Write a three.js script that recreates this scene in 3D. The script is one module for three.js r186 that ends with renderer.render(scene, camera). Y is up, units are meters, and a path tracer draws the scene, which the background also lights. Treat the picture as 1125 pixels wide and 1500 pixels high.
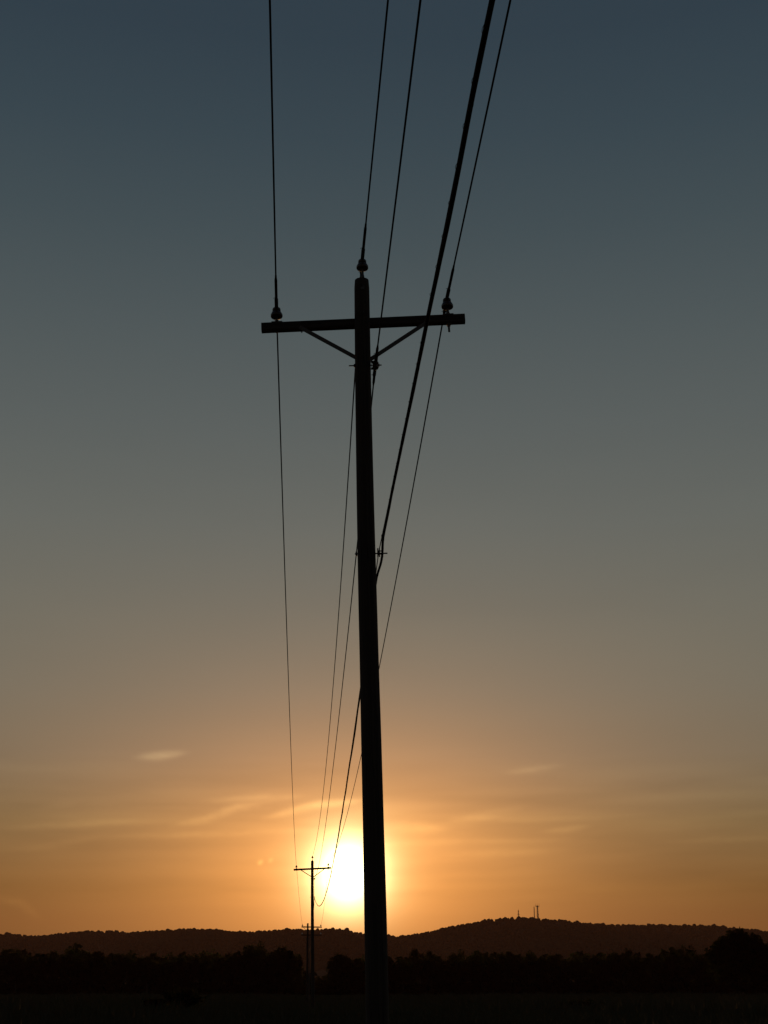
import * as THREE from 'three';
import { mergeGeometries as mergeAll } from 'three/addons/utils/BufferGeometryUtils.js';
const mergeGeometries = (list) => mergeAll(list.map((g) => (g.index ? g.toNonIndexed() : g)));

// ───────────── camera, sky, sun, exposure ─────────────
const scene = new THREE.Scene();
const camera = new THREE.PerspectiveCamera(43.082, 0.75, 0.1, 12000);
camera.position.set(0, 1.6, 0);
camera.rotation.set(THREE.MathUtils.degToRad(20.145), 0, 0);
scene.add(camera);

const renderer = new THREE.WebGLRenderer({ antialias: true });
renderer.toneMapping = THREE.LinearToneMapping;
renderer.toneMappingExposure = 1.0;
renderer.shadowMap.enabled = true;

const rad = THREE.MathUtils.degToRad;
const SUN_AZ = -1.53, SUN_EL = 4.56;                    // degrees: azimuth from -z towards +x, elevation
const sunDir = new THREE.Vector3(Math.sin(rad(SUN_AZ)) * Math.cos(rad(SUN_EL)), Math.sin(rad(SUN_EL)), -Math.cos(rad(SUN_AZ)) * Math.cos(rad(SUN_EL)));

// seeded random and value noise
function rng(seed) { let a = seed >>> 0; return () => { a = (a + 0x6d2b79f5) >>> 0; let t = a; t = Math.imul(t ^ (t >>> 15), t | 1); t ^= t + Math.imul(t ^ (t >>> 7), t | 61); return ((t ^ (t >>> 14)) >>> 0) / 4294967296; }; }
const hash = (x, y) => { let h = Math.imul(x, 374761393) + Math.imul(y, 668265263); h = Math.imul(h ^ (h >>> 13), 1274126177); return ((h ^ (h >>> 16)) >>> 0) / 4294967296; };
function vnoise(x, y) {
  const ix = Math.floor(x), iy = Math.floor(y); let fx = x - ix, fy = y - iy;
  fx = fx * fx * (3 - 2 * fx); fy = fy * fy * (3 - 2 * fy);
  const a = hash(ix, iy), b = hash(ix + 1, iy), c = hash(ix, iy + 1), d = hash(ix + 1, iy + 1);
  return a + (b - a) * fx + (c - a) * fy + (a - b - c + d) * fx * fy;
}
const fbm = (x, y, n = 4) => { let s = 0, a = 0.5, t = 0; for (let i = 0; i < n; i++, a *= 0.5, x = x * 2.03 + 17.1, y = y * 2.03 + 9.7) { s += a * vnoise(x, y); t += a; } return s / t; };
const smooth = (a, b, x) => { const t = Math.min(1, Math.max(0, (x - a) / (b - a))); return t * t * (3 - 2 * t); };
const lin = (c) => (c <= 10.31 ? c / 3294.6 : Math.pow((c / 255 + 0.055) / 1.055, 2.4));

// clear sunset air: colour by elevation (sRGB 0-255 as read in the air well to the side of the sun), then the sun's aureole
const AIR = [[0, 120, 75, 31], [2.5, 118, 75, 33], [3.9, 114, 80, 38], [6.6, 115, 97, 65], [9.4, 113, 104, 86], [12.2, 110, 107, 94], [15, 106, 106, 96], [19.4, 96, 101, 97], [23.7, 85, 93, 93], [28, 74, 85, 88], [32.2, 62, 76, 82], [36.2, 52, 68, 77], [40.1, 45, 61, 72], [55, 38, 52, 66], [90, 33, 47, 62]]
  .map(([e, r, g, b]) => [e, lin(r), lin(g), lin(b)]);
function air(e, out) {
  let i = 1; while (i < AIR.length - 1 && AIR[i][0] < e) i++;
  const a = AIR[i - 1], b = AIR[i], t = Math.min(1, Math.max(0, (e - a[0]) / (b[0] - a[0])));
  for (let c = 0; c < 3; c++) out[c] = a[c + 1] + (b[c + 1] - a[c + 1]) * t;
}
// thin ice clouds: [points (azimuth, elevation), half thickness in degrees, strength]
const STREAKS = [
  [[[-10.95, 9.26], [-9.75, 9.37], [-8.5, 9.56]], 0.14, 0.42],
  [[[-16.6, 6.15], [-12.28, 6.5], [-9.6, 6.64]], 0.12, 0.17],
  [[[-13, 5.95], [-7.5, 6.1], [-1.5, 6.5]], 0.12, 0.13],
  [[[-11, 7.15], [-7.5, 7.2], [-3.6, 7.3]], 0.09, 0.1],
  [[[1, 7.0], [6, 6.75], [12, 6.9]], 0.11, 0.1],
  [[[-0.5, 5.75], [3, 5.9], [9, 5.85]], 0.1, 0.12],
  [[[-9.2, 6.45], [-7.71, 6.76], [-6.42, 7.26], [-4.9, 7.53]], 0.14, 0.28],
  [[[-5.2, 6.84], [-3.04, 7.38], [-0.5, 7.68]], 0.15, 0.42],
  [[[-7.9, 7.52], [-5.41, 7.7], [-3.2, 7.78]], 0.13, 0.22],
  [[[5.1, 8.74], [6.63, 8.86], [7.9, 9.04]], 0.12, 0.16],
  [[[2.0, 6.5], [4.06, 6.89], [6.4, 7.4]], 0.2, 0.11],
  [[[6.6, 6.22], [7.84, 6.33], [8.95, 6.48]], 0.1, 0.18],
  [[[-0.6, 6.55], [1.4, 6.5], [2.9, 6.4]], 0.2, 0.22],
  [[[2.3, 5.33], [5, 5.42], [8.2, 5.5]], 0.14, 0.12],
  [[[11.5, 5.72], [14, 5.78], [16.6, 5.8]], 0.1, 0.13],
  [[[-16.8, 3.62], [-15.05, 3.27], [-14, 2.5]], 0.14, 0.12],
  [[[-16.5, 5.28], [-13.89, 5.57], [-11.7, 6.1]], 0.14, 0.09],
  [[[-14.9, 6.95], [-12.7, 7.46]], 0.14, 0.06],
  [[[-5.32, 5.0], [-5.24, 5.03]], 0.05, 0.55],
  [[[-4.88, 5.08], [-4.82, 5.11]], 0.045, 0.4],
];
function streaks(az, el) {
  let s = 0;
  for (const [pts, w, amp] of STREAKS) {
    if (az < pts[0][0] - 2 || az > pts[pts.length - 1][0] + 2 || Math.abs(el - pts[0][1]) > 3) continue;
    let best = 1e9, at = 0;
    for (let k = 0; k < pts.length - 1; k++) {
      const [ax, ay] = pts[k], dx = pts[k + 1][0] - ax, dy = pts[k + 1][1] - ay, t = Math.min(1, Math.max(0, ((az - ax) * dx + (el - ay) * dy) / (dx * dx + dy * dy)));
      const d = Math.hypot(az - ax - dx * t, el - ay - dy * t); if (d < best) { best = d; at = (k + t) / (pts.length - 1); }
    }
    const body = w > 0.08 ? Math.pow(Math.sin(Math.PI * Math.min(0.97, Math.max(0.03, at))), 0.8) : 1;
    s += amp * body * Math.exp(-((best / (w * (0.45 + 0.75 * body))) ** 2)) * (0.35 + 1.3 * fbm(az * 1.1 + 40, el * 11 - az * 1.6, 4));
  }
  return s;
}
function makeSky(W = 4096, H = 2048) {
  const data = new Float32Array(W * H * 4), c = [0, 0, 0];
  for (let row = 0; row < H; row++) {
    const el = ((row + 0.5) / H - 0.5) * 180, e = Math.max(el, 0);
    air(e, c);
    for (let col = 0; col < W; col++) {
      const o = (row * W + col) * 4, round = ((col + 0.5) / W) * 360 - 180;   // atan2(z, x)
      let az = round + 90; if (az > 180) az -= 360;                           // 0 towards -z
      let da = az - SUN_AZ; if (da > 180) da -= 360; if (da < -180) da += 360;
      const de = e - SUN_EL, flat = Math.abs(da) * Math.cos(rad(e));
      const g = Math.hypot(da * Math.cos(rad(e)), de), gw = Math.hypot(flat, de * (de > 0 ? 1.7 : 1.6));
      // the air dims and cools slowly away from the sun's side of the sky
      const away = smooth(15, 150, Math.abs(da)), keep = 1 - 0.5 * away;
      let r = c[0] * keep * (1 - 0.1 * away), gr = c[1] * keep, b = c[2] * keep * (1 + 0.15 * away);
      const broad = Math.exp(-gw / 5.0), core = Math.exp(-g / 0.575), wide = 0.05 * Math.exp(-g / 16);
      r += 1.8 * broad + 13 * core + wide; gr += 0.66 * broad + 14 * core + wide * 0.8; b += 0.13 * broad + 7 * core + wide * 0.55;
      // a fine veil of cirrus in long level bands, brighter near the sun
      if (e > 1 && e < 24) {
        const band = smooth(2.2, 4.4, e) * (1 - smooth(7.4, 10.5, e));
        const veil = fbm(az * 0.16 + 60, e * 1.9 - az * 0.03, 5);
        let k = 1 + band * (veil - 0.5) * 0.28 + (fbm(az * 0.09 + 5, e * 0.5, 3) - 0.5) * 0.05;
        if (az > -20 && az < 20) k += streaks(az, e) * 0.95;
        r *= k; gr *= k * (k > 1 ? 1 + (k - 1) * 0.12 : 1); b *= k;
      }
      data[o] = r; data[o + 1] = gr; data[o + 2] = b; data[o + 3] = 1;
    }
  }
  const t = new THREE.DataTexture(data, W, H, THREE.RGBAFormat, THREE.FloatType);
  t.mapping = THREE.EquirectangularReflectionMapping; t.magFilter = t.minFilter = THREE.LinearFilter; t.needsUpdate = true;
  return t;
}
scene.background = makeSky();
scene.environment = scene.background;

const sun = new THREE.DirectionalLight(new THREE.Color().setRGB(1, 0.52, 0.2), 1.1);
sun.name = 'sun';
sun.position.copy(sunDir).multiplyScalar(400); sun.target.position.set(0, 0, 0);
sun.castShadow = true; sun.shadow.mapSize.set(2048, 2048);
Object.assign(sun.shadow.camera, { left: -150, right: 150, top: 80, bottom: -80, near: 1, far: 900 });
scene.add(sun, sun.target);
scene.fog = new THREE.FogExp2(new THREE.Color().setRGB(1, 0.5, 0.34), 0.000072);

// ───────────── helpers ─────────────
const taken = new Map();
function numbered(name) { const n = taken.get(name) ?? 0; taken.set(name, n + 1); return n ? `${name}_${String(n).padStart(3, '0')}` : name; }
function tag(o, label, category, group, kind) { Object.assign(o.userData, { label, category }); if (group) o.userData.group = group; if (kind) o.userData.kind = kind; return o; }
function add(name, geometry, material, parent = scene) {
  const m = new THREE.Mesh(geometry, material); m.name = parent === scene ? numbered(name) : name;
  m.castShadow = m.receiveShadow = true; parent.add(m); return m;
}
function base(name, x, y, z) { const g = new THREE.Group(); g.name = numbered(name); g.position.set(x, y, z); scene.add(g); return g; }
const V = (x, y, z) => new THREE.Vector3(x, y, z);
function geo(positions, uvs, index) {
  const g = new THREE.BufferGeometry(); g.setAttribute('position', new THREE.Float32BufferAttribute(positions, 3));
  g.setAttribute('uv', new THREE.Float32BufferAttribute(uvs, 2)); g.setIndex(index); g.computeVertexNormals(); return g;
}
// a round bar swept along points; radius is a number or a function of the point's number
function sweep(points, radius, sides = 6, up = V(0, 1, 0)) {
  const pos = [], uv = [], idx = [], n = points.length, t = V(), s = V(), u = V(); let len = 0;
  for (let i = 0; i < n; i++) {
    t.subVectors(points[Math.min(n - 1, i + 1)], points[Math.max(0, i - 1)]).normalize();
    s.crossVectors(t, up).normalize(); u.crossVectors(s, t);
    if (i) len += points[i].distanceTo(points[i - 1]);
    const r = typeof radius === 'function' ? radius(i) : radius;
    for (let k = 0; k <= sides; k++) {
      const a = (k / sides) * Math.PI * 2, c = Math.cos(a) * r, d = Math.sin(a) * r, p = points[i];
      pos.push(p.x + s.x * c + u.x * d, p.y + s.y * c + u.y * d, p.z + s.z * c + u.z * d); uv.push(k / sides, len);
    }
  }
  const w = sides + 1;
  for (let i = 0; i < n - 1; i++) for (let k = 0; k < sides; k++) { const a = i * w + k; idx.push(a, a + 1, a + w, a + 1, a + w + 1, a + w); }
  for (const [row, flip] of [[0, 1], [n - 1, 0]]) {       // close the ends
    const c = pos.length / 3, p = points[row]; pos.push(p.x, p.y, p.z); uv.push(0.5, 0);
    for (let k = 0; k < sides; k++) { const a = row * w + k; flip ? idx.push(c, a + 1, a) : idx.push(c, a, a + 1); }
  }
  return geo(pos, uv, idx);
}
const bar = (a, b, r, sides = 6) => sweep([a, b], r, sides, Math.abs(V().subVectors(b, a).normalize().y) > 0.95 ? V(1, 0, 0) : V(0, 1, 0));
// a rectangular bar between two points with bevelled long edges
function strap(a, b, wide, thick, face = V(0, 0, 1)) {
  const d = V().subVectors(b, a), len = d.length(), e = Math.min(wide, thick) * 0.18, x = wide / 2, y = thick / 2;
  const sh = new THREE.Shape([[x - e, -y], [x, -y + e], [x, y - e], [x - e, y], [-x + e, y], [-x, y - e], [-x, -y + e], [-x + e, -y]].map(([p, q]) => new THREE.Vector2(p, q)));
  const g = new THREE.ExtrudeGeometry(sh, { depth: len, bevelEnabled: false });
  const zz = d.clone().normalize(), yy = face.clone().addScaledVector(zz, -face.dot(zz)).normalize(), xx = V().crossVectors(yy, zz);
  return g.applyMatrix4(new THREE.Matrix4().makeBasis(xx, yy, zz).setPosition(a));
}
const lathe = (profile, n = 20) => new THREE.LatheGeometry(profile.map(([r, y]) => new THREE.Vector2(r, y)), n);

// ───────────── materials ─────────────
function tex(size, fn, srgb = true) {
  const d = new Uint8Array(size * size * 4);
  for (let y = 0; y < size; y++) for (let x = 0; x < size; x++) { const c = fn(x / size, y / size), o = (y * size + x) * 4; d[o] = c[0]; d[o + 1] = c[1]; d[o + 2] = c[2]; d[o + 3] = 255; }
  const t = new THREE.DataTexture(d, size, size); t.wrapS = t.wrapT = THREE.RepeatWrapping; t.magFilter = THREE.LinearFilter; t.minFilter = THREE.LinearMipmapLinearFilter; t.generateMipmaps = true;
  if (srgb) t.colorSpace = THREE.SRGBColorSpace; t.needsUpdate = true; return t;
}
const crack = (u, v) => { const n = fbm(u * 46, v * 3.2, 4), l = Math.abs(fbm(u * 30 + 9, v * 1.1 + 3, 3) - 0.5); return [n, l < 0.018 ? 0 : 1]; };
const woodMap = tex(512, (u, v) => { const [n, k] = crack(u, v), b = (34 + 28 * n) * (k ? 1 : 0.55); return [b * 1.08, b * 0.95, b * 0.84]; });
const woodBump = tex(512, (u, v) => { const [n, k] = crack(u, v), b = k ? 120 + 120 * n : 20; return [b, b, b]; }, false);
const M = {
  pole: new THREE.MeshStandardMaterial({ map: woodMap, bumpMap: woodBump, bumpScale: 0.006, roughness: 0.92 }),
  arm: new THREE.MeshStandardMaterial({ map: woodMap, bumpMap: woodBump, bumpScale: 0.004, roughness: 0.9 }),
  steel: new THREE.MeshStandardMaterial({ color: new THREE.Color().setRGB(0.1, 0.1, 0.1), roughness: 0.75, metalness: 0.25 }),
  porcelain: new THREE.MeshStandardMaterial({ color: new THREE.Color().setRGB(0.05, 0.03, 0.022), roughness: 0.3 }),
  pale: new THREE.MeshStandardMaterial({ color: new THREE.Color().setRGB(0.6, 0.58, 0.54), roughness: 0.25 }),
  wire: new THREE.MeshPhysicalMaterial({ color: new THREE.Color().setRGB(0.045, 0.045, 0.045), roughness: 0.95, specularIntensity: 0.3 }),
  rubber: new THREE.MeshPhysicalMaterial({ color: new THREE.Color().setRGB(0.02, 0.02, 0.02), roughness: 0.95, specularIntensity: 0.2 }),
  bark: new THREE.MeshStandardMaterial({ color: new THREE.Color().setRGB(0.06, 0.045, 0.032), roughness: 1 }),
  mast: new THREE.MeshStandardMaterial({ color: new THREE.Color().setRGB(0.12, 0.1, 0.095), roughness: 0.8 }),
};
M.leaf = [[0.034, 0.05, 0.018], [0.028, 0.042, 0.017], [0.042, 0.052, 0.02]].map((c) => new THREE.MeshStandardMaterial({ color: new THREE.Color().setRGB(...c), roughness: 1, side: THREE.DoubleSide }));
M.grass = new THREE.MeshStandardMaterial({ color: new THREE.Color().setRGB(0.045, 0.045, 0.02), roughness: 1, side: THREE.DoubleSide });
M.wood = new THREE.MeshPhysicalMaterial({ color: new THREE.Color().setRGB(0.024, 0.028, 0.014), roughness: 1, specularIntensity: 0.1 });
const soilMap = tex(512, (u, v) => {
  const wrap = (f) => { const a = f(u, v), b = f(u - 1, v), c = f(u, v - 1), d = f(u - 1, v - 1), s = smooth(0.8, 1, u), t = smooth(0.8, 1, v); return (a + (b - a) * s) * (1 - t) + (c + (d - c) * s) * t; };
  const n = wrap((x, y) => fbm(x * 7 + 3, y * 7 + 5, 5)), m = wrap((x, y) => fbm(x * 60 + 31, y * 60 + 7, 3)), k = 0.55 * n + 0.45 * m;
  return [36 + 46 * k, 33 + 40 * k, 21 + 24 * k];
});
M.ground = new THREE.MeshPhysicalMaterial({ map: soilMap, bumpMap: soilMap, bumpScale: 0.04, roughness: 1, specularIntensity: 0.1 });

// ───────────── the ground ─────────────
const groundY = (x, z) => { const k = smooth(30, 60, Math.hypot(x, z + 14)) * (1 - smooth(300, 420, Math.hypot(x, z))); return k * ((fbm(x * 0.03 + 11, z * 0.02 + 4, 3) - 0.5) * 0.7 + (vnoise(x * 0.35, z * 0.35) - 0.5) * 0.1); };
{
  const axis = (near, step, far) => { const a = []; for (let v = 0; v <= near; v += step) a.push(v); for (let v = near * 1.12; v < far; v *= 1.12) a.push(v); a.push(far); return [...a.slice(1).map((v) => -v).reverse(), ...a]; };
  const xs = axis(160, 3, 9000), zs = axis(340, 3, 9000), pos = [], uv = [], idx = [];
  for (const z of zs) for (const x of xs) { pos.push(x, groundY(x, z), z); uv.push(x / 31, z / 31); }
  for (let j = 0; j < zs.length - 1; j++) for (let i = 0; i < xs.length - 1; i++) { const a = j * xs.length + i; idx.push(a, a + xs.length, a + 1, a + 1, a + xs.length, a + xs.length + 1); }
  add('ground', geo(pos, uv, idx), M.ground).userData.kind = 'structure';
}

// ───────────── the wooded hills behind ─────────────
const RIDGE = [[-2600, 70], [-2000, 96], [-1500, 84], [-1100, 104], [-850, 98], [-733, 100.7], [-670, 98.2], [-645, 99.4], [-592, 104.4], [-514, 106.9], [-495, 104.4], [-432, 106.9], [-363, 110.6], [-295, 106.9], [-252, 105.6], [-194, 106.9], [-151, 108.1], [-106, 110.6], [-75, 109.4], [-62, 105.6], [-42, 101.9], [8, 97.6], [21, 95.7], [48, 98.2], [70, 101.9], [105, 109.4], [140, 115.6], [185, 124.3], [226, 129.3], [258, 130.5], [335, 128], [380, 121.8], [446, 118.1], [482, 118.1], [540, 116.8], [616, 116.8], [647, 114.3], [683, 110.6], [729, 105.6], [850, 96], [1100, 88], [1500, 104], [2000, 80], [2600, 60]];
function ridge(x) { let i = 1; while (i < RIDGE.length - 1 && RIDGE[i][0] < x) i++; const [a, p] = RIDGE[i - 1], [b, q] = RIDGE[i], t = Math.min(1, Math.max(0, (x - a) / (b - a))); return p + (q - p) * t; }
function hillY(x, z) {
  const d = z + 2600, r = ridge(x) - 4.2;                 // 4.2: the wood on the crest adds the rest
  const fold = (fbm(x * 0.006 + 3, z * 0.004 + 8, 3) - 0.5) * 50 * smooth(0, 250, Math.abs(d)) * smooth(900, 500, Math.abs(d));
  return d > 0 ? r * Math.pow(1 - Math.min(1, d / 900), 1.35) + fold - 2 : r * Math.pow(1 - Math.min(1, -d / 1400), 1.2) - 2 + fold;
}
{
  const pos = [], uv = [], idx = [], nx = 261, nz = 58;
  for (let j = 0; j < nz; j++) for (let i = 0; i < nx; i++) { const x = -2600 + i * 20, z = -1690 - j * 40 + (j === 0 ? 0 : 10); pos.push(x, hillY(x, z), z); uv.push(x / 60, z / 60); }
  for (let j = 0; j < nz - 1; j++) for (let i = 0; i < nx - 1; i++) { const a = j * nx + i; idx.push(a, a + 1, a + nx, a + 1, a + nx + 1, a + nx); }
  add('hills', geo(pos, uv, idx), M.wood).userData.kind = 'structure';
  // the wood that covers them, one lumpy crown per tree
  const r = rng(5), crown = new THREE.IcosahedronGeometry(1, 2), p = crown.attributes.position;
  for (let i = 0; i < p.count; i++) { const v = V().fromBufferAttribute(p, i), k = 0.62 + 0.7 * fbm(v.x * 1.7 + v.z * 0.9 + 20, v.y * 1.7 - v.z * 1.3 + 9, 2); p.setXYZ(i, v.x * k, v.y * k, v.z * k); }
  crown.computeVertexNormals();
  const spots = [];
  for (let x = -1300; x < 1300; x += 4) for (let q = 0; q < 3; q++) spots.push([x + r() * 9, -2600 + (r() - 0.4) * 36]);       // the crest
  for (let i = 0; i < 24000; i++) spots.push([(r() * 2 - 1) * 1250, -2570 + Math.pow(r(), 0.9) * 480]);                            // the slope that faces the field
  for (let i = 0; i < 5000; i++) spots.push([(r() * 2 - 1) * 700, [-640, -820, -1050, -1300, -1560][i % 5] - r() * 40]);                   // belts of trees on the plain before the hills
  const wood = new THREE.InstancedMesh(crown, M.wood, spots.length), o = new THREE.Object3D();
  spots.forEach(([x, z], i) => {
    const s = (1.7 + r() * 1.9 + (r() < 0.04 ? 1.2 : 0)) * (0.72 + 0.62 * fbm(x * 0.025 + 50, z * 0.02, 2));
    o.position.set(x, Math.max(0, hillY(x, z)) + s * (0.35 + 0.3 * r()), z); o.rotation.set(r() * 0.4, r() * 6.28, r() * 0.4); o.scale.set(s, s * (0.85 + 0.5 * r()), s); o.updateMatrix(); wood.setMatrixAt(i, o.matrix);
  });
  wood.name = numbered('hillside_wood'); scene.add(tag(wood, 'dark wood covering the long hills below the sunset', 'wood', null, 'stuff'));
}

// ───────────── masts on the crest ─────────────
function mast(x, h, w, members, label, kind) {
  const z = -2600, g = base('radio_mast', x, hillY(x, z) - 1.5, z); tag(g, label, 'mast', 'masts on the hill crest');
  h += 1.5;
  const c = [[-1, -1], [1, -1], [1, 1], [-1, 1]], at = (k, y) => V(c[k % 4][0] * w / 2 * (1 - 0.35 * y / h), y, c[k % 4][1] * w / 2 * (1 - 0.35 * y / h));
  for (let k = 0; k < 4; k++) add('leg', bar(at(k, 0), at(k, h), members, 5), M.mast, g);
  const step = w * 0.9, n = Math.floor(h / step);
  for (let i = 0; i < n; i++) {
    const parts = [];
    for (let k = 0; k < 4; k++) { parts.push(bar(at(k, (i + 1) * step), at(k + 1, (i + 1) * step), members * 0.6, 4), bar(at(k, i * step), at(k + 1, (i + 1) * step), members * 0.6, 4)); }
    add('bracing', mergeGeometries(parts), M.mast, g);
  }
  if (kind === 'platform') {
    const y = h - 2;
    add('platform', mergeGeometries([0, 1, 2, 3].map((k) => bar(at(k, y).multiply(V(2.4, 1, 2.4)), at(k + 1, y).multiply(V(2.4, 1, 2.4)), 0.35, 5)).concat([bar(V(-w * 1.3, y, 0), V(w * 1.3, y, 0), 0.3, 5), bar(V(0, y, -w * 1.3), V(0, y, w * 1.3), 0.3, 5)])), M.mast, g);
    for (const [dx, dz] of [[-1.1, 0.7], [1.1, 0.7], [0, -1], [-0.35, 1]]) add('panel_antenna', strap(V(dx * w, y - 1.2, dz * w), V(dx * w, y + 2.4, dz * w), 0.5, 0.3), M.mast, g);
    for (const dx of [-1.3, 0, 1.3]) add('whip_antenna', bar(V(dx * w, y, 0), V(dx * w, y + 6, 0), 0.14, 5), M.mast, g);
    for (const [dy, dz] of [[0.42, 1], [0.3, -1], [0.22, 1]]) { const d = lathe([[0.02, 0], [0.7, 0.12], [1.1, 0.45], [1.12, 0.5], [0.7, 0.3], [0.02, 0.2]], 14); d.rotateX(Math.PI / 2).translate(0.9, h * dy, dz * 1.1); add('dish_antenna', d, M.mast, g); }
  } else if (kind === 'ring') {
    add('platform', mergeGeometries([0, 1, 2, 3].map((k) => bar(at(k, h * 0.6).multiply(V(2.2, 1, 2.2)), at(k + 1, h * 0.6).multiply(V(2.2, 1, 2.2)), 0.5, 5))), M.mast, g);
    add('whip_antenna', bar(V(0, h - 0.5, 0), V(0, h + 2.5, 0), 0.15, 5), M.mast, g);
  } else add('whip_antenna', bar(V(0, h - 0.5, 0), V(0, h + 3, 0), 0.16, 5), M.mast, g);
}
mast(294.6, 27, 2.6, 0.34, 'tallest lattice mast with antennas at its top on the hill crest', 'platform');
mast(288.2, 24, 1.4, 0.24, 'thin plain mast close beside the tallest mast on the hill crest', 'whip');
mast(257.8, 17, 1.8, 0.24, 'short mast standing apart from the pair on the hill crest', 'ring');

// ───────────── trees ─────────────
function crownGeometry(seed, R, H, clumps, leaves, size) {
  const r = rng(seed), pos = [], nor = [], uv = [], a = V(), b = V(), n = V();
  const lobes = []; for (let i = 0; i < 5; i++) lobes.push([r() * 6.28, 0.7 + r() * 0.6]);
  for (let k = 0; k < clumps; k++) {
    const th = r() * 6.283, v = Math.pow(r(), 0.8) * 2 - 1, rr = Math.pow(r(), 0.42);
    let bulge = 1; for (const [t, s] of lobes) bulge += 0.16 * (s - 1) * Math.cos(2 * (th - t)) + 0.05 * Math.cos(5 * th + t);
    const q = Math.sqrt(1 - v * v) * R * rr * bulge, cx = Math.cos(th) * q, cz = Math.sin(th) * q, cy = H * 0.56 + v * H * 0.4 * rr * (0.85 + 0.3 * r());
    const cr = R * (0.17 + 0.16 * r());
    for (let i = 0; i < leaves; i++) {
      a.set(r() * 2 - 1, r() * 2 - 1, r() * 2 - 1); if (a.lengthSq() > 1) { i--; continue; }
      const x = cx + a.x * cr, y = cy + a.y * cr * 0.85, z = cz + a.z * cr, s = size * (0.6 + 0.8 * r());
      n.set(r() * 2 - 1, r() * 1.6 - 0.6, r() * 2 - 1).normalize(); b.set(r() * 2 - 1, r() * 2 - 1, r() * 2 - 1).cross(n).normalize(); a.crossVectors(n, b);
      for (const [p, q2] of [[-0.5, 0], [0.1, 0.45], [0.55, 0], [0.1, -0.45]]) { pos.push(x + (b.x * p + a.x * q2) * s, y + (b.y * p + a.y * q2) * s, z + (b.z * p + a.z * q2) * s); nor.push(n.x, n.y, n.z); uv.push(p + 0.5, q2 + 0.5); }
    }
  }
  const idx = []; for (let i = 0; i < pos.length / 3; i += 4) idx.push(i, i + 1, i + 2, i, i + 2, i + 3);
  const g = geo(pos, uv, idx); g.setAttribute('normal', new THREE.Float32BufferAttribute(nor, 3)); return g;
}
function trunkGeometry(seed, R, H) {
  const r = rng(seed), parts = [], lean = (r() - 0.5) * 0.4;
  const at = (t) => V(lean * t + 0.12 * Math.sin(t * 5), H * 0.75 * t - 0.4, 0.1 * Math.cos(t * 4));
  parts.push(sweep([0, 0.15, 0.3, 0.45, 0.6, 0.75, 0.9, 1].map(at), (i) => H * 0.021 * (1.3 - i * 0.15), 8, V(0, 0, 1)));
  for (let k = 0; k < 8; k++) {
    const t = 0.25 + 0.08 * k, s = at(t), th = k * 2.4 + r(), L = R * (0.85 - 0.05 * k), e = V(s.x + Math.cos(th) * L, s.y + H * (0.16 + 0.1 * r()), s.z + Math.sin(th) * L), m = s.clone().lerp(e, 0.5).add(V(0, -0.25, 0));
    parts.push(sweep([s, m, e], (i) => H * 0.009 * (1 - 0.42 * i), 5, V(0.1, 0.2, 1)));
  }
  return mergeGeometries(parts);
}
const KINDS = [[17, 4.2, 9, 150, 60], [18, 3.8, 9, 130, 60], [11, 3.6, 9, 60, 46], [12, 3.0, 9, 52, 46], [13, 4.3, 9, 70, 46], [14, 3.2, 9, 46, 46], [15, 3.8, 9, 58, 46], [16, 2.5, 9, 44, 46]].map(([s, R, H, c, l], i) => ({ R, H, crown: crownGeometry(s, R, H, c, l, 0.42), trunk: trunkGeometry(s + 50, R, H), leaf: M.leaf[i % 3] }));
const FIELD_TREE = 'dark leafy tree in the long row at the far edge of the field';
function tree(x, z, h, wide, kind, turn, label = FIELD_TREE, group = 'trees along the field edge') {
  const k = KINDS[kind], t = base('tree', x, groundY(x, z) - 0.05, z); tag(t, label, 'tree', group);
  t.rotation.y = turn; t.scale.set((wide / 2) / k.R, h / k.H, (wide / 2) / k.R);
  add('trunk', k.trunk, M.bark, t); add('crown', k.crown, k.leaf, t); return t;
}
const TOPS = [[-130, 9], [-110, 9.6], [-95, 8.6], [-78.6, 9.2], [-73.8, 9.1], [-72.8, 8.4], [-69.8, 8.9], [-68.7, 9.2], [-63.3, 9.7], [-60.3, 8.9], [-53.6, 9.1], [-50.9, 8.9], [-49.6, 7.8], [-45.1, 7.8], [-42.1, 8], [-38.9, 8.7], [-35.8, 8.9], [-30.1, 8.4], [-29, 9.2], [-25.9, 9.9], [-24.1, 9.1], [-20.3, 9.5], [-17, 8.9], [-16, 8], [-14.4, 5.9], [-11.9, 4.1], [-11.1, 6], [-10.7, 7.4], [-8.4, 7.9], [-5.7, 8], [-2.4, 8.5], [0.5, 8.8], [2.4, 8.2], [6.1, 8.9], [9.4, 8.9], [10.4, 8], [14.6, 8.3], [16.9, 7.9], [21.7, 8.5], [24.5, 8.8], [27.6, 8.3], [31.9, 7.5], [36.6, 8.2], [38.6, 8.8], [41.6, 9.5], [46.7, 9.3], [49.6, 8.5], [53.4, 8.4], [55.8, 8.9], [57.8, 9.3], [62.5, 9.1], [66.5, 9.3], [80, 9], [100, 9.4], [130, 9]];
const topAt = (x) => { let i = 1; while (i < TOPS.length - 1 && TOPS[i][0] < x) i++; const [a, p] = TOPS[i - 1], [b, q] = TOPS[i], t = Math.min(1, Math.max(0, (x - a) / (b - a))); return p + (q - p) * t; };
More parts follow.
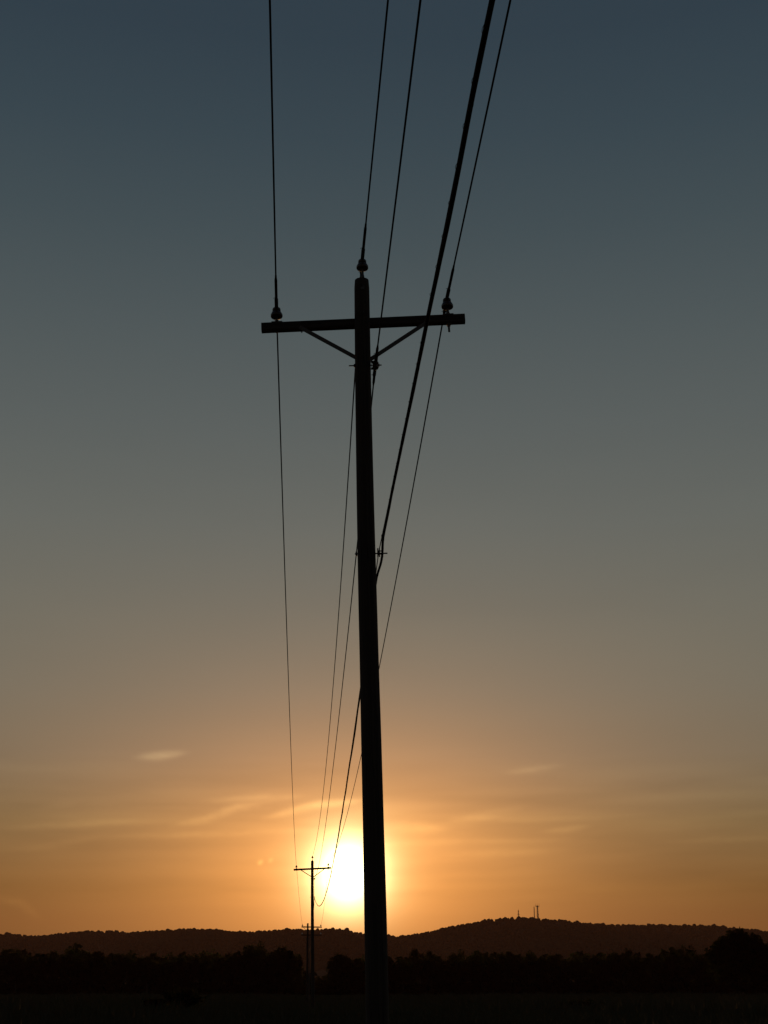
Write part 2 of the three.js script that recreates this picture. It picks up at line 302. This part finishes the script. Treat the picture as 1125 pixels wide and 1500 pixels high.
{
  const r = rng(77);
  for (const [row, z0] of [-272, -290, -312].entries()) {
    for (let x = -104 + row * 2; x < 104; x += 4.2 + r() * 1.8) {
      const s = -z0 / 280;
      if (x > -16.6 && x < -8.2) continue;                    // an opening in the row, closed only by low growth
      const h = topAt(x) * s * (row ? 0.8 + 0.23 * r() : 0.86 + 0.17 * r()) + 0.1, wide = 5.2 + r() * 2.6;
      tree(x * s, z0 + (r() - 0.5) * 9, h, wide, 2 + Math.floor(r() * 6), r() * 6.28);
    }
  }
  // single trees that stand out
  tree(-8.3, -270, 7.9, 5.6, 1, 1.2, 'rounded dark tree beside the gap in the tree row, close by the big pole', 'trees along the field edge');
  tree(51.8, -200, 9.2, 8.8, 0, 2.2, 'tall broad dark tree rising above the rest of the row', 'trees along the field edge');
  tree(57.8, -202, 8.0, 7, 1, 4.1, 'slightly lower broad dark tree pressed against the tallest broad tree', 'trees along the field edge');
  for (const [x, z, h, w, k] of [[-15.2, -284, 5.2, 4.2, 3], [-12.9, -300, 4.4, 4.6, 5], [-11.2, -288, 3.9, 3.8, 4], [-13.6, -276, 3.3, 3.6, 6]]) tree(x * -z / 280, z, h, w, k, x, 'low bushy tree filling the gap in the tree row behind the slim pole', 'low trees in the gap');
  // low growth under the trees
  const low = crownGeometry(31, 1.6, 2.6, 22, 40, 0.4), n = 1100, im = new THREE.InstancedMesh(low, M.leaf[1], n), o = new THREE.Object3D();
  for (let i = 0; i < n; i++) { const x = -108 + (i / n) * 216 + r() * 2, z = -(262 - 26 * smooth(0.45, 0.75, fbm(x * 0.05 + 2, 6, 3)) * r()) - r() * 90, s = 0.6 + 0.75 * r(); o.position.set(x, groundY(x, z) - 0.75, z); o.rotation.y = r() * 6.28; o.scale.set(s * 1.3, s, s * 1.3); o.updateMatrix(); im.setMatrixAt(i, o.matrix); }
  im.name = numbered('undergrowth'); scene.add(tag(im, 'low dark scrub growing under the row of trees', 'scrub', null, 'stuff'));
}
// shrubs out in the field
function shrub(x, z, h, wide, seed, label) {
  const t = base('shrub', x, groundY(x, z) - 0.1, z); tag(t, label, 'shrub');
  const r = rng(seed), st = []; for (let k = 0; k < 6; k++) { const th = k + r(), L = wide * 0.3; st.push(sweep([V(0, -0.2, 0), V(Math.cos(th) * L * 0.4, h * 0.35, Math.sin(th) * L * 0.4), V(Math.cos(th) * L, h * 0.75, Math.sin(th) * L)], (i) => 0.03 * (1 - 0.3 * i), 5, V(0.1, 0.1, 1))); }
  add('stem', mergeGeometries(st), M.bark, t); add('foliage', crownGeometry(seed, wide / 2, h, 40, 40, 0.16), M.leaf[seed % 3], t);
}
shrub(-13.9, -95, 1.7, 3.2, 41, 'rounded shrub, tallest of those standing alone in the open field');
shrub(-17.2, -104, 1.0, 2.2, 42, 'small low shrub just behind the tallest field shrub');
shrub(13.2, -95, 0.75, 3.6, 43, 'flat spreading shrub in the field below the hill with masts');

// grass
{
  const r = rng(9), pos = [], uv = [], idx = [];
  for (let k = 0; k < 14; k++) { const th = r() * 6.28, d = r() * 0.22, x = Math.cos(th) * d, z = Math.sin(th) * d, h = 0.2 + 0.26 * r(), w = 0.012 + 0.012 * r(), lx = (r() - 0.5) * 0.22, lz = (r() - 0.5) * 0.22, c = Math.cos(th * 3) * w, s = Math.sin(th * 3) * w, n = pos.length / 3;
    pos.push(x - c, -0.02, z - s, x + c, -0.02, z + s, x + lx * 0.4 + c * 0.7, h * 0.6, z + lz * 0.4 + s * 0.7, x + lx, h, z + lz); uv.push(0, 0, 1, 0, 1, 0.6, 0.5, 1); idx.push(n, n + 1, n + 2, n, n + 2, n + 3); }
  const n = 60000, im = new THREE.InstancedMesh(geo(pos, uv, idx), M.grass, n), o = new THREE.Object3D();
  for (let i = 0; i < n; i++) {
    const z = -(48 + 200 * Math.pow(r(), 1.4)), x = (r() * 2 - 1) * (10 - z * 0.36), s = (0.55 + 0.8 * r()) * (0.5 + 1.0 * fbm(x * 0.06 + 3, z * 0.05, 3));
    o.position.set(x, groundY(x, z), z); o.rotation.y = r() * 6.28; o.scale.set(s * 1.6, s, s * 1.6); o.updateMatrix(); im.setMatrixAt(i, o.matrix);
  }
  im.name = numbered('grass');
  const w = new THREE.InstancedMesh(im.geometry, M.grass, 5000);        // tall weeds in patches
  for (let i = 0; i < 5000; i++) {
    let x, z; do { z = -(50 + 195 * r()); x = (r() * 2 - 1) * (8 - z * 0.36); } while (fbm(x * 0.09 + 8, z * 0.05 + 2, 3) < 0.52);
    const s = 1.2 + 1.7 * r() * r(); o.position.set(x, groundY(x, z), z); o.rotation.y = r() * 6.28; o.scale.set(s, s, s); o.updateMatrix(); w.setMatrixAt(i, o.matrix);
  }
  w.name = numbered('weeds'); scene.add(tag(w, 'patches of taller dark weeds standing in the field grass', 'weeds', null, 'stuff')); scene.add(tag(im, 'rough dark grass covering the open field', 'grass', null, 'stuff'));
}

// ───────────── utility poles ─────────────
const POLE_H = 9.616;
const radiusAt = (y) => 0.0905 + (POLE_H - y) * 0.0031;
function shaftGeometry() {
  const sides = 40, rows = 120, y0 = -1.8, pos = [], uv = [], idx = [];
  for (let j = 0; j <= rows; j++) {
    const y = y0 + (POLE_H - y0) * (j / rows), bev = j === rows ? 0.93 : 1;
    for (let k = 0; k <= sides; k++) {
      const a = (k / sides) * Math.PI * 2, q = k % sides, rr = radiusAt(y) * bev * (1 + (vnoise(q * 0.9 + 3, y * 0.5) - 0.5) * 0.02 + (vnoise(y * 2.2, 7) - 0.5) * 0.015);
      pos.push(Math.cos(a) * rr + 0.012 * Math.sin(y * 0.55 + 0.6), y + (bev < 1 ? 0.006 : 0), Math.sin(a) * rr); uv.push((k / sides) * 0.8, y / 2.4);
    }
  }
  const w = sides + 1;
  for (let j = 0; j < rows; j++) for (let k = 0; k < sides; k++) { const a = j * w + k; idx.push(a, a + w, a + 1, a + 1, a + w, a + w + 1); }
  const c = pos.length / 3; pos.push(0, POLE_H + 0.012, 0); uv.push(0.4, 0); for (let k = 0; k < sides; k++) idx.push(rows * w + k, c, rows * w + k + 1);
  return geo(pos, uv, idx);
}
const BELL = [[0.016, 0.012], [0.03, 0.004], [0.066, 0.0], [0.073, 0.012], [0.072, 0.034], [0.06, 0.06], [0.047, 0.072], [0.043, 0.08], [0.049, 0.09], [0.05, 0.108], [0.044, 0.12], [0.032, 0.124], [0.028, 0.118], [0.0, 0.116]];
// an insulator on its pin: origin where the pin meets the timber, y along the pin
function insulator(parent, x, y, z, tilt, lift, below) {
  const b = add('insulator', lathe(BELL, 24), M.porcelain, parent); b.position.set(x, y + lift, z); b.rotation.z = tilt;
  add('pin', lathe([[0.0, 0.03], [0.014, 0.03], [0.013, 0], [0.017, -lift * 0.45], [0.026, -lift + 0.022], [0.034, -lift + 0.012], [0.034, -lift], [0.014, -lift - 0.002], [0.013, -lift - below], [0, -lift - below]], 14), M.steel, b);
  if (below > 0.14) add('nut', lathe([[0.012, -lift - 0.118], [0.034, -lift - 0.118], [0.034, -lift - 0.125], [0.022, -lift - 0.128], [0.021, -lift - 0.15], [0.012, -lift - 0.152]], 6), M.steel, b);
  const tie = []; for (let k = 0; k < 3; k++) { const t = new THREE.TorusGeometry(0.046, 0.0045, 6, 20); t.rotateX(Math.PI / 2).translate(0, 0.076 + k * 0.005, 0); tie.push(t); }
  add('tie_wire', mergeGeometries(tie), M.wire, b);
  return b;
}
function makePole() {
  const g = base('utility_pole', 0, 0, 0);
  add('shaft', shaftGeometry(), M.pole, g);
  const tilt = 0.0281, cx = 0.004, cy = 9.1235, cz = -0.152, onArm = (d) => V(cx + d * Math.cos(tilt), cy + d * Math.sin(tilt), cz);
  const arm = add('crossarm', strap(onArm(-1.2275), onArm(1.2275), 0.116, 0.09), M.arm, g);
  { const p = arm.geometry.attributes.position, uv = arm.geometry.attributes.uv; for (let i = 0; i < p.count; i++) uv.setXY(i, (p.getY(i) + p.getZ(i)) * 0.9, p.getX(i) / 2.4); }
  add('through_bolt', bar(V(0.01, 9.125, 0.125), V(0.01, 9.125, -0.225), 0.009, 8), M.steel, arm);
  for (const d of [-1.16, 1.165]) add('end_bolt', bar(onArm(d).add(V(0, 0, 0.062)), onArm(d).add(V(0, 0, -0.062)), 0.007, 6), M.steel, arm);
  for (const s of [-1, 1]) {
    const a = V(s * 0.742, 9.006 + s * 0.012 + 0.06, -0.101), b = V(s * 0.01 + 0.015, 8.578, -0.101 - s * 0.004);
    const brace = add('brace', strap(a.clone().add(V(s * 0.02, 0.012, 0)), b, 0.05, 0.007), M.steel, g);
    add('bolt', bar(a.clone().add(V(0, 0, 0.016)), a.clone().add(V(0, 0, -0.115)), 0.008, 6), M.steel, brace);
  }
  insulator(g, -1.041, 9.149, -0.152, tilt, 0.082, 0.13);
  insulator(g, 1.026, 9.208, -0.152, tilt, 0.105, 0.22);
  insulator(g, 0.006, 9.612, 0, 0.0, 0.172, 0.02);
  for (const d of [-1.041, 1.026]) add('pin_saddle', strap(onArm(d - 0.065).add(V(0, 0.062, 0)), onArm(d + 0.065).add(V(0, 0.062, 0)), 0.012, 0.07), M.steel, g);
  add('pole_top_bracket', mergeGeometries([strap(V(0.006, 9.45, 0.096), V(0.006, 9.66, 0.05), 0.04, 0.008), strap(V(0.006, 9.45, -0.096), V(0.006, 9.66, -0.05), 0.04, 0.008), bar(V(0.006, 9.655, 0.055), V(0.006, 9.655, -0.055), 0.022, 8), bar(V(0.006, 9.5, 0.115), V(0.006, 9.5, -0.115), 0.008, 6)]), M.steel, g);
  // neutral bracket: a spool in a clevis on a bolt through the pole
  const nb = add('spool_bracket', mergeGeometries([strap(V(0.085, 8.53, 0), V(0.165, 8.53, 0), 0.045, 0.006, V(0, 1, 0)), strap(V(0.085, 8.44, 0), V(0.165, 8.44, 0), 0.045, 0.006, V(0, 1, 0)), strap(V(0.092, 8.44, 0), V(0.092, 8.53, 0), 0.045, 0.006, V(1, 0, 0)), bar(V(0.138, 8.55, 0), V(0.138, 8.42, 0), 0.008, 8)]), M.steel, g);
  const sp = lathe([[0.01, 0], [0.034, 0.0], [0.04, 0.012], [0.034, 0.026], [0.024, 0.036], [0.024, 0.044], [0.034, 0.054], [0.04, 0.068], [0.034, 0.08], [0.01, 0.08]], 18); sp.translate(0.138, 8.445, 0); add('spool', sp, M.porcelain, nb);
  add('through_bolt', mergeGeometries([bar(V(-0.175, 8.485, 0), V(0.21, 8.485, 0), 0.008, 8), bar(V(-0.118, 8.485, 0), V(-0.098, 8.485, 0), 0.02, 6), bar(V(0.172, 8.485, 0), V(0.186, 8.485, 0), 0.018, 6)]), M.steel, nb);
  // communications clamp
  const cc = add('cable_clamp', mergeGeometries([strap(V(0.117, 6.16, -0.075), V(0.117, 6.16, 0.075), 0.055, 0.014, V(1, 0, 0)), strap(V(0.135, 6.16, -0.075), V(0.135, 6.16, 0.075), 0.055, 0.014, V(1, 0, 0))]), M.steel, g);
  add('through_bolt', mergeGeometries([bar(V(-0.14, 6.15, 0), V(0.225, 6.15, 0), 0.008, 8), bar(V(-0.132, 6.15, 0), V(-0.112, 6.15, 0), 0.026, 6), bar(V(0.156, 6.15, 0), V(0.172, 6.15, 0), 0.018, 6)]), M.steel, cc);
  for (const dz of [-0.055, 0.055]) add('clamp_bolt', bar(V(0.116, 6.16, dz), V(0.17, 6.16, dz), 0.007, 6), M.steel, cc);
  return g;
}
const ANCHOR = { near: V(-1.044, 9.34, -0.152), far: V(1.02, 9.424, -0.152), tip: V(0.006, 9.907, 0), neutral: V(0.138, 8.485, 0.03), cable: V(0.126, 6.16, 0) };
const pole1 = makePole();
const pole2 = pole1.clone(); pole2.name = numbered('utility_pole'); scene.add(pole2);
pole1.position.set(-0.047, 0, -13.75); pole1.rotation.z = 0.0226;
tag(pole1, 'tall thick wooden utility pole with braced crossarm, standing before the setting sun', 'utility pole', 'utility poles along the line');
pole2.position.set(-4.455, -0.26, -87); pole2.rotation.set(0, 0.02, 0.021);
pole2.userData = {}; tag(pole2, 'slim single-crossarm utility pole farther down the line, seen against the sun glow', 'utility pole', 'utility poles along the line');
const LIFT2 = 1.2;                                          // the clamp sits higher on this pole
pole2.children.find((o) => o.name === 'cable_clamp').position.set(-0.012, LIFT2, 0);
// the third pole carries two arms with pale insulators
const pole3 = base('utility_pole', -8.7, -0.35, -157); pole3.rotation.y = 0.06;
tag(pole3, 'distant utility pole with two crossarms and pale insulators, top level with the hill crest', 'utility pole', 'utility poles along the line');
{
  const H = 8.95;
  add('shaft', sweep(Array.from({ length: 12 }, (_, i) => V(-0.1 * i / 11, -1.8 + (H + 1.8) * i / 11, 0)), (i) => 0.15 - 0.05 * i / 11, 20, V(0, 0, 1)), M.pole, pole3);
  const spread = [-0.82, 1.53];
  for (const [y, tilt] of [[8.55, -0.02], [7.66, 0]]) {
    const arm = add('crossarm', strap(V(spread[0], y, -0.16), V(spread[1], y + tilt, -0.16), 0.13, 0.1), M.arm, pole3);
    add('through_bolt', bar(V(-0.08, y, 0.14), V(-0.08, y, -0.24), 0.012, 6), M.steel, arm);
    for (const x of [spread[0] + 0.1, 0.45, spread[1] - 0.12]) {
      const b = add('insulator', lathe(BELL.map(([r, q]) => [r * 1.15, q * 1.3]), 16), M.pale, pole3); b.position.set(x, y + 0.1, -0.16);
      add('pin', lathe([[0, 0.03], [0.018, 0.03], [0.02, -0.045], [0, -0.045]], 8), M.steel, b);
    }
    for (const x of [-0.6, 0.5]) add('brace', strap(V(x, y - 0.03, -0.105), V(-0.08, y - 0.6, -0.105), 0.04, 0.008), M.steel, pole3);
  }
  add('riser_conduit', bar(V(0.2, 0, 0.0), V(0.17, 7.6, 0.0), 0.045, 10), M.steel, pole3);
  for (const y of [1.5, 3.5, 5.5, 7.3]) add('conduit_strap', strap(V(0.05, y, 0.0), V(0.22, y, 0.0), 0.05, 0.06), M.steel, pole3);
}
scene.updateMatrixWorld(true);

// ───────────── wires ─────────────
const world = (pole, v) => v.clone().applyMatrix4(pole.matrixWorld);
function span(a, b, sag, n, blow = 0, ease = 1) {          // hanging wire; ease > 1 puts more points near a
  const out = []; for (let i = 0; i <= n; i++) { const t = Math.pow(i / n, ease), p = a.clone().lerp(b, t), k = 4 * t * (1 - t); p.y -= sag * k; p.x += blow * k; out.push(p); } return out;
}
const P3 = { near: V(-0.72, 8.8, -0.16), far: V(1.41, 8.8, -0.16), tip: V(0.45, 8.8, -0.16), neutral: V(0.45, 7.9, -0.16), cable: V(0.13, 6.3, 0) };
function line(key, dx, sags, blow, r, label) {
  const a = world(pole1, ANCHOR[key]), b = world(pole2, ANCHOR[key]), c = world(pole3, P3[key]);
  const back = V(a.x + dx * 72, a.y + 0.1, a.z + 72), g = base('power_wire', 0, 0, 0); tag(g, label, 'power wire', 'wires strung along the line');
  const s0 = span(a, back, sags[0], 90, 0, 1.3), s1 = span(a, b, sags[1], 90, blow, 1.3), s2 = span(b, c, sags[2], 40, 0.03);
  const pts = [...s0.slice().reverse(), ...s1.slice(1), ...s2.slice(1)];
  add('strand', sweep(pts, r, 7), M.wire, g);
  const along = (s, d) => { let L = 0; for (let i = 1; i < s.length; i++) { const l = s[i].distanceTo(s[i - 1]); if (L + l >= d) return s[i - 1].clone().lerp(s[i], (d - L) / l); L += l; } return s[s.length - 1].clone(); };
  const rod = (s, L) => { const q = []; for (let i = 0; i <= 16; i++) q.push(along(s, 0.02 + (L - 0.02) * i / 16)); return q; };
  for (const [s, L] of key === 'neutral' ? [[s0, 0.5], [s1, 0.5]] : [[s0, 0.85], [s1, 0.5]]) {
    add('armor_rod', sweep(rod(s, L), (i) => r * (i > 14 ? 1.25 : 1.75), 8), M.wire, g);
    const helix = []; for (let i = 0; i <= 90; i++) { const d = 0.03 + 0.25 * i / 90, p = along(s, d), th = i * 0.62; helix.push(p.add(V(Math.cos(th) * r * 2.1, Math.sin(th) * r * 2.1, 0))); }
    add('tie_wire', sweep(helix, 0.0032, 5), M.wire, g);
    const e = along(s, 0.27); add('tie_tail', sweep([e, e.clone().add(V(-0.02, 0.012, 0.01)), e.clone().add(V(-0.034, -0.004, 0.02))], 0.003, 5), M.wire, g);
  }
}
line('near', 0.0688, [0.7, 0.75, 0.6], 0.0, 0.0096, 'bare power wire on the crossarm end away from the thick cable');
line('tip', 0.0651, [0.7, 0.95, 0.6], 0.15, 0.0096, 'bare power wire tied to the insulator on the pole tip');
line('far', 0.0537, [0.7, 1.25, 0.6], 0.09, 0.0096, 'bare power wire on the crossarm end beside the thick cable');
line('neutral', 0.0583, [0.7, 1.1, 0.6], 0.06, 0.009, 'bare wire held by the spool bracket just under the crossarm braces');
{
  const a = world(pole1, ANCHOR.cable), b = world(pole2, ANCHOR.cable.clone().add(V(-0.012, LIFT2, 0))), c = world(pole3, P3.cable), back = V(a.x + 0.0555 * 72, a.y + 0.1, a.z + 72);
  const g = base('communications_cable', 0, 0, 0); tag(g, 'thick black lashed cable clamped midway up the poles, lowest of the wires', 'cable', 'wires strung along the line');
  const pts = [...span(a, back, 1.35, 700, 0, 1.6).reverse(), ...span(a, b, 1.8, 700, 0.08, 1.6).slice(1), ...span(b, c, 1.5, 160, 0.03).slice(1)];
  add('messenger_strand', sweep(pts, 0.0055, 6), M.wire, g);
  const r = rng(3), dip = (p, q, s) => Math.exp(-(((p.z - q.z - s) / 0.5) ** 2));
  const cable = pts.map((p) => { const d = dip(p, a, 0), e = dip(p, b, 0), w = (vnoise(p.z * 0.8, 3) - 0.5) * 0.012; return V(p.x + 0.006 + w + 0.03 * (d + e), p.y - 0.0195 - 0.05 * (d + e) + w, p.z); });
  add('sheathed_cable', sweep(cable, (i) => 0.0138 * (1 + 0.12 * (vnoise(i * 0.35, 8) - 0.5)), 9), M.rubber, g);
  // lashing wire wound round both, left out where the cable hangs free at a pole
  const lash = [[]];
  for (let i = 0; i < pts.length - 1; i++) {
    if (Math.abs(pts[i].z - a.z) < 0.75 || Math.abs(pts[i].z - b.z) < 0.75) { if (lash.at(-1).length) lash.push([]); continue; }
    if (pts[i].z < -40 || pts[i].z > 3) continue;
    const mid = pts[i].clone().lerp(cable[i], 0.6), n = pts[i + 1].distanceTo(pts[i]), k = Math.max(1, Math.ceil(n / 0.04));
    for (let q = 0; q < k; q++) { const p = mid.clone().lerp(pts[i + 1].clone().lerp(cable[i + 1], 0.6), q / k), th = p.z * 17; lash.at(-1).push(p.add(V(Math.cos(th) * 0.0152, Math.sin(th) * 0.0195, 0))); }
  }
  for (const l of lash) if (l.length > 3) add('lashing_wire', sweep(l, 0.0013, 4), M.wire, g);
  for (const dz of [0.72, -0.72]) { let best = pts[0]; for (const p of pts) if (Math.abs(p.z - a.z - dz) < Math.abs(best.z - a.z - dz)) best = p; add('lashing_clamp', mergeGeometries([strap(best.clone().add(V(0, 0.004, -0.02)), best.clone().add(V(0, 0.004, 0.02)), 0.018, 0.014, V(0, 1, 0)), bar(best.clone().add(V(0, 0.014, 0)), best.clone().add(V(0.0, -0.03, 0)), 0.003, 5)]), M.steel, g); }
}

renderer.setSize(768, 1024);
renderer.render(scene, camera);
